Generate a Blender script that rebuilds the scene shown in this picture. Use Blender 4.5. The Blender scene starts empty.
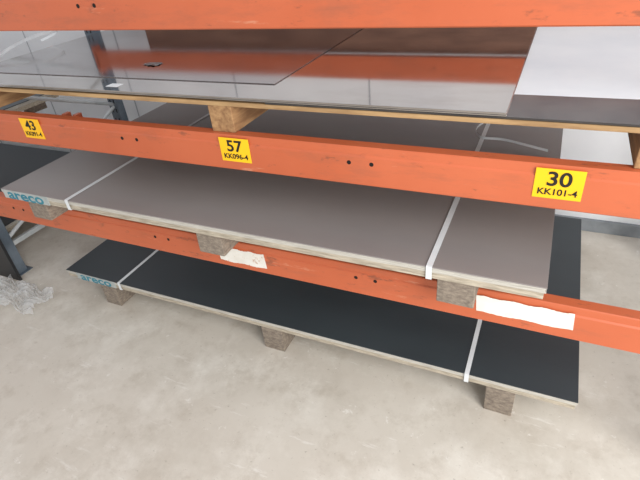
import bpy, bmesh, math, random
from mathutils import Vector, Matrix
random.seed(4)
S=bpy.context.scene
S.view_settings.view_transform='Standard'
def lin(c):
    return tuple(((x/255)/12.92 if x/255<=.04045 else ((x/255+.055)/1.055)**2.4) for x in c)+(1,)
def mat(name,c1,c2=None,rough=.5,metal=0,scale=4,detail=6,bump=0,stretch=(1,1,1),spots=None,lo=.35,hi=.65,spec=.5,rvar=0,spotscale=9,spotlo=.62,spothi=.72):
    m=bpy.data.materials.new(name);m.use_nodes=True
    nt=m.node_tree;N=nt.nodes;L=nt.links
    b=N['Principled BSDF'];b.inputs['Roughness'].default_value=rough;b.inputs['Metallic'].default_value=metal
    b.inputs['Specular IOR Level'].default_value=spec
    c1=lin(c1);c2=lin(c2) if c2 else c1
    tc=N.new('ShaderNodeTexCoord');mp=N.new('ShaderNodeMapping');mp.inputs['Scale'].default_value=stretch
    L.new(tc.outputs['Object'],mp.inputs['Vector'])
    n=N.new('ShaderNodeTexNoise');n.inputs['Scale'].default_value=scale;n.inputs['Detail'].default_value=detail;n.inputs['Roughness'].default_value=.6
    L.new(mp.outputs[0],n.inputs['Vector'])
    r=N.new('ShaderNodeValToRGB');r.color_ramp.elements[0].position=lo;r.color_ramp.elements[1].position=hi
    r.color_ramp.elements[0].color=c1;r.color_ramp.elements[1].color=c2
    L.new(n.outputs['Fac'],r.inputs['Fac']);out=r.outputs['Color']
    if spots:
        n2=N.new('ShaderNodeTexNoise');n2.inputs['Scale'].default_value=spotscale;n2.inputs['Detail'].default_value=8;n2.inputs['Roughness'].default_value=.7
        L.new(mp.outputs[0],n2.inputs['Vector'])
        r2=N.new('ShaderNodeValToRGB');r2.color_ramp.elements[0].position=spotlo;r2.color_ramp.elements[1].position=spothi
        L.new(n2.outputs['Fac'],r2.inputs['Fac'])
        mx=N.new('ShaderNodeMix');mx.data_type='RGBA';L.new(r2.outputs['Color'],mx.inputs[0])
        L.new(out,mx.inputs[6]);mx.inputs[7].default_value=lin(spots);out=mx.outputs[2]
    L.new(out,b.inputs['Base Color'])
    if rvar:
        mr=N.new('ShaderNodeMapRange');mr.inputs['To Min'].default_value=max(0,rough-rvar);mr.inputs['To Max'].default_value=rough+rvar
        L.new(n.outputs['Fac'],mr.inputs['Value']);L.new(mr.outputs[0],b.inputs['Roughness'])
    if bump:
        bp=N.new('ShaderNodeBump');bp.inputs['Strength'].default_value=bump;bp.inputs['Distance'].default_value=.01
        L.new(n.outputs['Fac'],bp.inputs['Height']);L.new(bp.outputs[0],b.inputs['Normal'])
    return m
def overlay(m,scale,lo,hi,col,fac,seed,stretch=(1,1,1),rot=0):
    nt=m.node_tree;N=nt.nodes;L=nt.links;b=N['Principled BSDF'];src=b.inputs['Base Color'].links[0].from_socket
    tc=N.new('ShaderNodeTexCoord');mp=N.new('ShaderNodeMapping');mp.inputs['Location'].default_value=(seed,seed*.7,0);mp.inputs['Scale'].default_value=stretch;mp.inputs['Rotation'].default_value=(0,0,rot)
    L.new(tc.outputs['Object'],mp.inputs[0]);n=N.new('ShaderNodeTexNoise');n.inputs['Scale'].default_value=scale;n.inputs['Detail'].default_value=10;n.inputs['Roughness'].default_value=.72
    L.new(mp.outputs[0],n.inputs['Vector']);r=N.new('ShaderNodeValToRGB');r.color_ramp.elements[0].position=lo;r.color_ramp.elements[1].position=hi
    r.color_ramp.elements[1].color=(fac,fac,fac,1);L.new(n.outputs['Fac'],r.inputs[0])
    mx=N.new('ShaderNodeMix');mx.data_type='RGBA';L.new(r.outputs[0],mx.inputs[0]);L.new(src,mx.inputs[6]);mx.inputs[7].default_value=lin(col)
    L.new(mx.outputs[2],b.inputs['Base Color'])
M=dict(
 orange=mat('orange_paint',(188,94,58),(199,104,68),.4,scale=1.3),
 upright=mat('grey_blue_steel',(92,104,116),(118,130,142),.4,.3,scale=6),
 brace=mat('galvanised_brace',(190,196,198),(215,220,222),.4,.3,scale=6),
 hole=mat('hole_dark',(22,12,8),rough=.9),
 yellow=mat('yellow_label',(250,190,10),(253,198,20),.45),
 black=mat('black_ink',(18,16,12),rough=.6),
 paper=mat('torn_paper',(218,214,204),(234,232,226),.8,scale=9,spots=(186,152,128),spotscale=11,spotlo=.6,spothi=.66),
 teal=mat('teal_print',(40,120,140),(60,135,150),.6),
 printbase=mat('print_base',(158,166,164),(180,184,182),.7,scale=20),
 strap=mat('plastic_strap',(205,210,214),(228,232,235),.35),
 dark=mat('dark_sheet_film',(48,55,60),(56,64,69),.42,scale=1.2,stretch=(.7,2,1),rvar=.06,spec=.5),
 grey=mat('grey_sheet_film',(134,128,127),(145,139,137),.34,scale=1.0,stretch=(.6,1.5,1),rvar=.05,spec=.55),
 edge=mat('sheet_edge',(170,166,157),(208,205,196),.6,scale=40,stretch=(.3,1,8)),
 board=mat('chipboard',(150,140,124),(194,184,166),.85,scale=60,stretch=(.3,1,3),bump=.3),
 chip=mat('chip_block',(116,105,95),(150,138,124),.9,scale=45,bump=.5,detail=5,stretch=(1,1,2)),
 wood=mat('pine_wood',(146,114,78),(184,150,106),.75,scale=5,stretch=(1.2,9,9),bump=.15,spots=(96,70,46),spotscale=3),
 woody=mat('pine_wood_depth',(132,96,64),(176,138,96),.75,scale=5,stretch=(9,1.2,9),bump=.15,spots=(92,64,42),spotscale=3),
 reflboard=mat('brown_board',(108,78,66),(132,98,82),.7,scale=4,stretch=(1,6,6)),
 mirror=mat('stainless_mirror',(186,180,176),(198,192,188),.06,1,scale=2,rvar=.02),
 mirror2=mat('stainless_mirror_film',(160,155,156),(172,166,166),.09,1,scale=2,rvar=.03),
 mirrord=mat('dark_stainless',(84,82,84),(112,108,106),.22,1,scale=5),
 film=mat('white_film',(226,231,237),(240,243,246),.35,scale=2),
 wall=mat('wall_panel',(228,231,236),(238,241,244),.55,scale=1.5),
 trim=mat('skirting_metal',(118,124,130),(150,156,160),.5,scale=4),
 seam=mat('panel_joint',(168,172,178),(180,184,190),.5,scale=4),
 blackpanel=mat('black_panel',(30,31,34),(40,41,44),.4,scale=3),
)
overlay(M['orange'],5,.52,.72,(146,88,66),.55,3,(.5,1,2))
overlay(M['orange'],22,.60,.67,(108,68,52),.6,8,(.35,1,1))
overlay(M['orange'],14,.63,.68,(212,156,126),.5,15,(.2,1,1.5))
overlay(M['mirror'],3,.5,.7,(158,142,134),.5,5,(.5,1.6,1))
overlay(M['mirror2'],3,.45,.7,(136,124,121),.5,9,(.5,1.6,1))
m=mat('concrete_floor',(200,193,182),(214,208,198),.7,scale=1.6,detail=10,spots=(230,226,218),spotscale=2.3,spotlo=.5,spothi=.75,bump=.04,lo=.3,hi=.7)
overlay(m,6,.52,.74,(166,154,138),.5,3)
overlay(m,45,.61,.69,(126,114,100),.6,11)
overlay(m,3,.6,.66,(234,231,226),.5,7,(1,5,1),.5)
overlay(m,1.3,.48,.68,(172,162,148),.5,19)
overlay(m,9,.62,.66,(236,233,228),.6,31)
M['floor']=m

def link(o,parent=None):
    S.collection.objects.link(o)
    if parent: o.parent=parent
    return o
def empty(name):
    e=bpy.data.objects.new(name,None);e.empty_display_size=.1;return link(e)
def box(name,x0,x1,y0,y1,z0,z1,m,parent=None,bev=.002,jit=0):
    bm=bmesh.new();bmesh.ops.create_cube(bm,size=1)
    for v in bm.verts:
        v.co=Vector((x0 if v.co.x<0 else x1,y0 if v.co.y<0 else y1,z0 if v.co.z<0 else z1))
        if jit: v.co+=Vector([random.uniform(-jit,jit) for _ in range(3)])
    if bev: bmesh.ops.bevel(bm,geom=bm.edges[:],offset=bev,segments=2,affect='EDGES',profile=.5)
    me=bpy.data.meshes.new(name);bm.to_mesh(me);bm.free();me.materials.append(M[m])
    return link(bpy.data.objects.new(name,me),parent)
def profile_x(name,prof,x0,x1,m,parent=None):
    bm=bmesh.new();n=len(prof)
    a=[bm.verts.new((x0,y,z)) for y,z in prof];c=[bm.verts.new((x1,y,z)) for y,z in prof]
    bm.faces.new(a);bm.faces.new(c[::-1])
    for i in range(n): bm.faces.new((a[i],c[i],c[(i+1)%n],a[(i+1)%n]))
    bmesh.ops.recalc_face_normals(bm,faces=bm.faces)
    me=bpy.data.meshes.new(name);bm.to_mesh(me);bm.free();me.materials.append(M[m])
    return link(bpy.data.objects.new(name,me),parent)
def strip(name,pts,wid,axis,m,parent=None,th=.0012):
    bm=bmesh.new();ax=Vector(axis)*wid/2
    rows=[(bm.verts.new(Vector(p)-ax),bm.verts.new(Vector(p)+ax)) for p in pts]
    for a,b_ in zip(rows,rows[1:]): bm.faces.new((a[0],a[1],b_[1],b_[0]))
    me=bpy.data.meshes.new(name);bm.to_mesh(me);bm.free();me.materials.append(M[m])
    o=link(bpy.data.objects.new(name,me),parent)
    s=o.modifiers.new('s','SOLIDIFY');s.thickness=th;s.offset=0
    return o
def rod(name,p,q,r,m,parent=None,seg=12):
    p=Vector(p);q=Vector(q);d=q-p
    bm=bmesh.new();bmesh.ops.create_cone(bm,segments=seg,radius1=r,radius2=r,depth=d.length,cap_ends=True)
    mt=Matrix.Translation((p+q)/2)@d.to_track_quat('Z','Y').to_matrix().to_4x4()
    bmesh.ops.transform(bm,matrix=mt,verts=bm.verts)
    me=bpy.data.meshes.new(name);bm.to_mesh(me);bm.free();me.materials.append(M[m])
    return link(bpy.data.objects.new(name,me),parent)
def text(name,body,size,loc,m,parent=None,bold=0,sx=1):
    cu=bpy.data.curves.new(name+'_c','FONT');cu.body=body;cu.size=size;cu.align_x='CENTER';cu.align_y='CENTER';cu.offset=bold;cu.extrude=.0004
    t=bpy.data.objects.new(name+'_t',cu);S.collection.objects.link(t)
    dg=bpy.context.evaluated_depsgraph_get();dg.update()
    me=bpy.data.meshes.new_from_object(t.evaluated_get(dg));bpy.data.objects.remove(t)
    me.transform(Matrix.Diagonal((sx,1,1,1)));me.transform(Matrix.Rotation(math.pi/2,4,'X'));me.transform(Matrix.Translation(loc))
    me.materials.clear();me.materials.append(M[m]);me.name=name
    return link(bpy.data.objects.new(name,me),parent)

# ---------------- room
box('floor',-6,6,-5,1.8,-.1,0,'floor',bev=0)
box('wall_back',-6,6,1.75,1.87,-.1,4.2,'wall',bev=0)
box('baseboard_back',-6,6,1.725,1.75,0,.09,'trim')
tr=empty('trim_1')
for i in range(11):
    x=-5.35+i*1.15-.05
    box('panel_seam_%d'%i,x-.005,x+.005,1.746,1.75,.09,4.2,'seam',tr,.001)

# ---------------- rack
YB=-.164;H=.14
zs={'a':1.7092,'b':1.2046,'c':.7083}
rack=empty('pallet_rack')
def beam(nm,y,z,front=True,x0=-.62,x1=3.42):
    s=1 if front else -1
    prof=[(0,.004),(.004,0),(.05,0),(.05,H),(.008,H),(.005,H-.003),(.005,H-.03),(0,H-.036)]
    profile_x(nm,[(y+s*a,z+b_) for a,b_ in prof],x0,x1,'orange',rack)
    for x in (x0-.02,x1):
        box(nm+'_connector',x-.004,x+.03,y-.01 if front else y-.05,y+.05 if front else y+.01,z-.03,z+H+.03,'orange',rack)
for k,z in zs.items():
    beam('front_beam_'+k,YB,z);beam('rear_beam_'+k,1.38 if k=='a' else 1.0,z,False)
    beam('front_beam_'+k,YB,z,True,-4.6,-.76)
    if k=='c': beam('rear_beam_'+k,1.0,z,False,-4.6,-.76)
    for xc in (2.148,1.13,.12):
        for d in (-.04,.04):
            rod('bolt_hole',(xc+d,YB+.002,z+.083),(xc+d,YB-.0008,z+.083),.0075,'hole',rack,16)
box('added_reflection_board',-.1,3.4,1.385,1.41,1.54,1.705,'reflboard',rack)  # added unseen board, gives the stainless sheets something brown to reflect
def upright(nm,x,y):
    box(nm+'_web',x-.045,x+.045,y-.03,y-.026,0.006,3.0,'upright',rack,.001)
    for sx in (-1,1):
        box(nm+'_flange',x+sx*.045-.002,x+sx*.045+.002,y-.03,y+.04,0.006,3.0,'upright',rack,.001)
        box(nm+'_lip',x+sx*.034-.012,x+sx*.034+.012,y+.038,y+.042,0.006,3.0,'upright',rack,.001)
    box(nm+'_foot',x-.07,x+.07,y-.06,y+.07,0,.006,'upright',rack,.001)
    for i in range(36):
        for sx in (-1,1):
            box(nm+'_slot',x+sx*.02-.005,x+sx*.02+.005,y-.031,y-.0295,.1+i*.08,.13+i*.08,'hole',rack,0)
FX=-.68
for x in (FX,3.49):
    upright('upright_front',x,.06 if x<0 else -.08);upright('upright_rear',x,1.42)
    ys=(.06,1.42);k=0
    box('frame_strut',x-.015,x+.015,.08,1.4,.20,.235,'brace',rack)
    z=.25
    while z<2.7:
        a,b_=(ys if k%2==0 else ys[::-1])
        rod('frame_brace',(x,a,z),(x,b_,z+.55),.014,'brace',rack);z+=.55;k+=1

# ---------------- labels
def label(num,code,x):
    e=empty('shelf_label');zc=1.288;y=YB-.001
    box('plate',x-.065,x+.065,y-.001,y+.0005,zc-.047,zc+.047,'yellow',e,.0005)
    text('number',num,.062,(x,y-.0018,zc+.014),'black',e,.0012,1.1)
    text('code',code,.028,(x,y-.0018,zc-.026),'black',e,.0005,1.05)
label('43','KK091-4',.537);label('57','KK096-4',1.652);label('30','KK101-4',2.752)
def torn(x0,x1,z0,z1):
    bm=bmesh.new();n=40;top=[];bot=[]
    for i in range(n+1):
        x=x0+(x1-x0)*i/n
        a=.002*math.sin(i*.5)+random.uniform(-.001,.001);c=.002*math.sin(i*.33+1)+random.uniform(-.001,.001)
        top.append(bm.verts.new((x,YB-.0014,z1+a)));bot.append(bm.verts.new((x+.006,YB-.0014,z0+c)))
    for i in range(n): bm.faces.new((bot[i],bot[i+1],top[i+1],top[i]))
    me=bpy.data.meshes.new('torn_paper_label');bm.to_mesh(me);bm.free();me.materials.append(M['paper'])
    o=link(bpy.data.objects.new('torn_paper_label',me))
    s=o.modifiers.new('s','SOLIDIFY');s.thickness=.0006
torn(2.565,2.88,.752,.824);torn(1.45,1.69,.738,.812)

# ---------------- stacks
def stack(x0,x1,y0,y1,zbase,ztop,topm,straps,name='sheet_metal_stack',logo=None):
    e=empty(name);t=ztop-zbase
    box('base_board',x0+.004,x1-.006,y0+.004,y1,zbase,zbase+t*.5,'board',e,.001)
    n=5;h=t*.5/n
    for i in range(n):
        j=random.uniform(-.003,.003)
        last=i==n-1
        box('sheet_%d'%i,x0+(0 if last else j),x1+(0 if last else j-.002),y0+(0 if last else .002+j*.5),y1+j,zbase+t*.5+i*h,zbase+t*.5+(i+1)*h-.0006,topm if last else 'edge',e,.0006)
    for s in straps:
        strip('strap',[(s,y0+.02,zbase-.002),(s,y0-.0025,zbase),(s,y0-.0025,ztop+.001),(s,y0+.004,ztop+.0022),(s,(y0+y1)/2,ztop+.0018),(s,y1,ztop+.0022),(s,y1+.003,ztop),(s,y1+.003,zbase)],.02,(1,0,0),'strap',e)
    if logo:
        box('print_base',logo[0],logo[1],y0-.002,y0+.003,zbase+.001,ztop-.003,'printbase',e,.0005)
        text('print',"areco",(t)*1.5,((logo[0]+logo[1])/2,y0-.0026,zbase+t*.5),'teal',e,.0016,(logo[1]-logo[0])/(t*4.3))
    return e
def pallet(blocks,x0,x1,y0,y1,z0,ztop,mode):
    e=empty('pallet');dk=.016
    for i,x in enumerate(blocks):
        if mode=='chip':
            for j,y in enumerate((y0+.008,(y0+y1)/2-.06,y1-.14)):
                box('block_%d_%d'%(i,j),x-.062,x+.062,y,y+.13,z0,ztop,'chip',e,.003,.0015)
        else:
            box('bearer_%d'%i,x-.05,x+.05,y0,y1,z0,ztop-dk,'woody',e,.003,.001)
    if mode!='chip':
        y=y0;k=0
        while y<y1-.05:
            box('deck_board_%d'%k,x0,x1,y,min(y+.12,y1),ztop-dk,ztop,'wood',e,.002,.001);y+=.2;k+=1
    return e
# bottom
pallet((.32,1.52,2.70),0,3,0.005,1.5,0,.17,'chip')
stack(0,3.0,0,1.5,.17,.2218,'dark',(.46,2.55),logo=(.09,.42))
# middle
ym=-.279;zm=1.0
pallet((.478,1.507,2.507),.27,2.77,ym+.004,1.13,.8483,.95,'chip')
stack(.27,2.775,ym,1.134,.95,zm,'grey',(.734,2.4185),logo=(.28,.6))
# neighbouring bay
pallet((-3.6,-2.4,-1.2),-3.8,-1.0,.1,1.5,0,.17,'chip')
stack(-3.9,-.95,.1,1.5,.17,.23,'dark',())
pallet((-3.6,-2.4,-1.2),-3.8,-1.0,-.1,1.13,.8483,.95,'chip')
stack(-3.9,-.95,-.1,1.13,.95,1.01,'dark',())
# top pallet + mirror sheets
zt=1.484;yt=-.143;PB=zs['b']+H
pallet((.2,1.599,2.975),-.06,3.35,yt+.004,1.12,PB,PB+.116,'wood')
e=empty('stainless_sheet_stack')
zb=PB+.1185
box('sheet_film_back',1.8,3.3,.06,1.1,zb,zb+.006,'film',e,.0006)
box('sheet_dark_front',1.8,3.3,yt,.06,zb,zb+.006,'mirrord',e,.0006)
for i in range(3):
    z=zb+.0065+i*.004
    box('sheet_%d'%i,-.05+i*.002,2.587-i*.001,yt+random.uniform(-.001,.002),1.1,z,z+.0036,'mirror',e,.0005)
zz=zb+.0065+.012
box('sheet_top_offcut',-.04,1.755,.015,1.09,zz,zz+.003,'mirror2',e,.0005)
box('sticker',1.02,1.08,-.10,-.06,zz-.0003,zz+.0006,'strap',e,.0002)
# peeled film tear on the offcut
bm=bmesh.new();c=bm.verts.new((1.0,.22,zz+.0045));ring=[]
for i in range(22):
    a=i/22*2*math.pi;q=random.uniform(.6,1.1)
    ring.append(bm.verts.new((1.0+.06*q*math.cos(a),.22+.035*q*math.sin(a),zz+.0034+random.random()*.004)))
for i in range(22): bm.faces.new((c,ring[i],ring[(i+1)%22]))
me=bpy.data.meshes.new('film_tear');bm.to_mesh(me);bm.free();me.materials.append(M['mirrord']);link(bpy.data.objects.new('film_tear',me),e)

# loose strap curl behind mid strap
def curve(name,pts,r,m,wid=None):
    cu=bpy.data.curves.new(name,'CURVE');cu.dimensions='3D';sp=cu.splines.new('NURBS');sp.points.add(len(pts)-1)
    for p,q in zip(sp.points,pts): p.co=(*q,1)
    sp.use_endpoint_u=True;sp.order_u=4
    if wid: cu.extrude=wid
    else: cu.bevel_depth=r
    cu.materials.append(M[m]);return link(bpy.data.objects.new(name,cu))
curve('loose_strap',[(2.40,1.0,zm+.014),(2.36,.9,zm+.02),(2.40,.72,zm+.03),(2.5,.8,zm+.02),(2.6,.74,zm+.02),(2.72,.7,zm+.014)],.004,'strap',.006)
curve('peeled_film_strip',[(.12,.06,zz+.006),(-.02,.12,zz+.01),(-.10,.3,zz+.05),(-.02,.5,zz+.09),(-.12,.75,zz+.06),(-.2,.6,zz+.02)],.004,'strap',.008)

# leaning dark panel at left, plastic wrap
box('dark_metal_panel',-1.5,-.56,-.02,0.0,0,.62,'blackpanel',None,.002)
bm=bmesh.new()
bmesh.ops.create_grid(bm,x_segments=40,y_segments=26,size=.5)
for v in bm.verts:
    x,y=v.co.x,v.co.y
    v.co=Vector((-.42+x*.55+.03*math.sin(9*y),-.16+y*.22+.02*math.sin(14*x),.014+.045*abs(math.sin(13*x+4*y)*math.cos(17*y-5*x))+random.random()*.016*(1-abs(x))))
me=bpy.data.meshes.new('plastic_wrap');bm.to_mesh(me);bm.free()
pm=bpy.data.materials.new('clear_plastic');pm.use_nodes=True
pb=pm.node_tree.nodes['Principled BSDF'];pb.inputs['Base Color'].default_value=(.7,.71,.72,1);pb.inputs['Roughness'].default_value=.12;pb.inputs['Alpha'].default_value=.36
pn=pm.node_tree.nodes.new('ShaderNodeTexNoise');pn.inputs['Scale'].default_value=30
pbm=pm.node_tree.nodes.new('ShaderNodeBump');pbm.inputs['Strength'].default_value=.8;pm.node_tree.links.new(pn.outputs[0],pbm.inputs['Height']);pm.node_tree.links.new(pbm.outputs[0],pb.inputs['Normal'])
me.materials.append(pm);link(bpy.data.objects.new('plastic_wrap',me))

# ---------------- light
w=bpy.data.worlds.new('w');S.world=w;w.use_nodes=True
bg=w.node_tree.nodes['Background'];bg.inputs[0].default_value=(.96,.975,1,1);bg.inputs[1].default_value=.74
def area(name,loc,tgt,sx,sy,p,c=(1,1,1)):
    l=bpy.data.lights.new(name,'AREA');l.shape='RECTANGLE';l.size=sx;l.size_y=sy;l.energy=p;l.color=c
    o=link(bpy.data.objects.new(name,l));o.location=loc;o.rotation_euler=(Vector(tgt)-Vector(loc)).to_track_quat('-Z','Y').to_euler()
area('doorway_daylight',(5.4,-2.6,2.7),(1.6,0,.4),3,2.6,265,(1,.98,.95))

# ---------------- camera
cam=bpy.data.cameras.new('camera');co=link(bpy.data.objects.new('camera',cam));S.camera=co
cam.sensor_width=36;cam.lens=484.03/640*36;cam.clip_start=.02
a,b_,c=-.4805,-.5889,-.1069
f=Vector((math.sin(a)*math.cos(b_),math.cos(a)*math.cos(b_),math.sin(b_)))
r0=Vector((math.cos(a),-math.sin(a),0));u0=r0.cross(f)
r=r0*math.cos(c)+u0*math.sin(c);u=-r0*math.sin(c)+u0*math.cos(c)
co.matrix_world=Matrix(((r.x,u.x,-f.x,2.6895),(r.y,u.y,-f.y,-1.5502),(r.z,u.z,-f.z,1.9869),(0,0,0,1)))
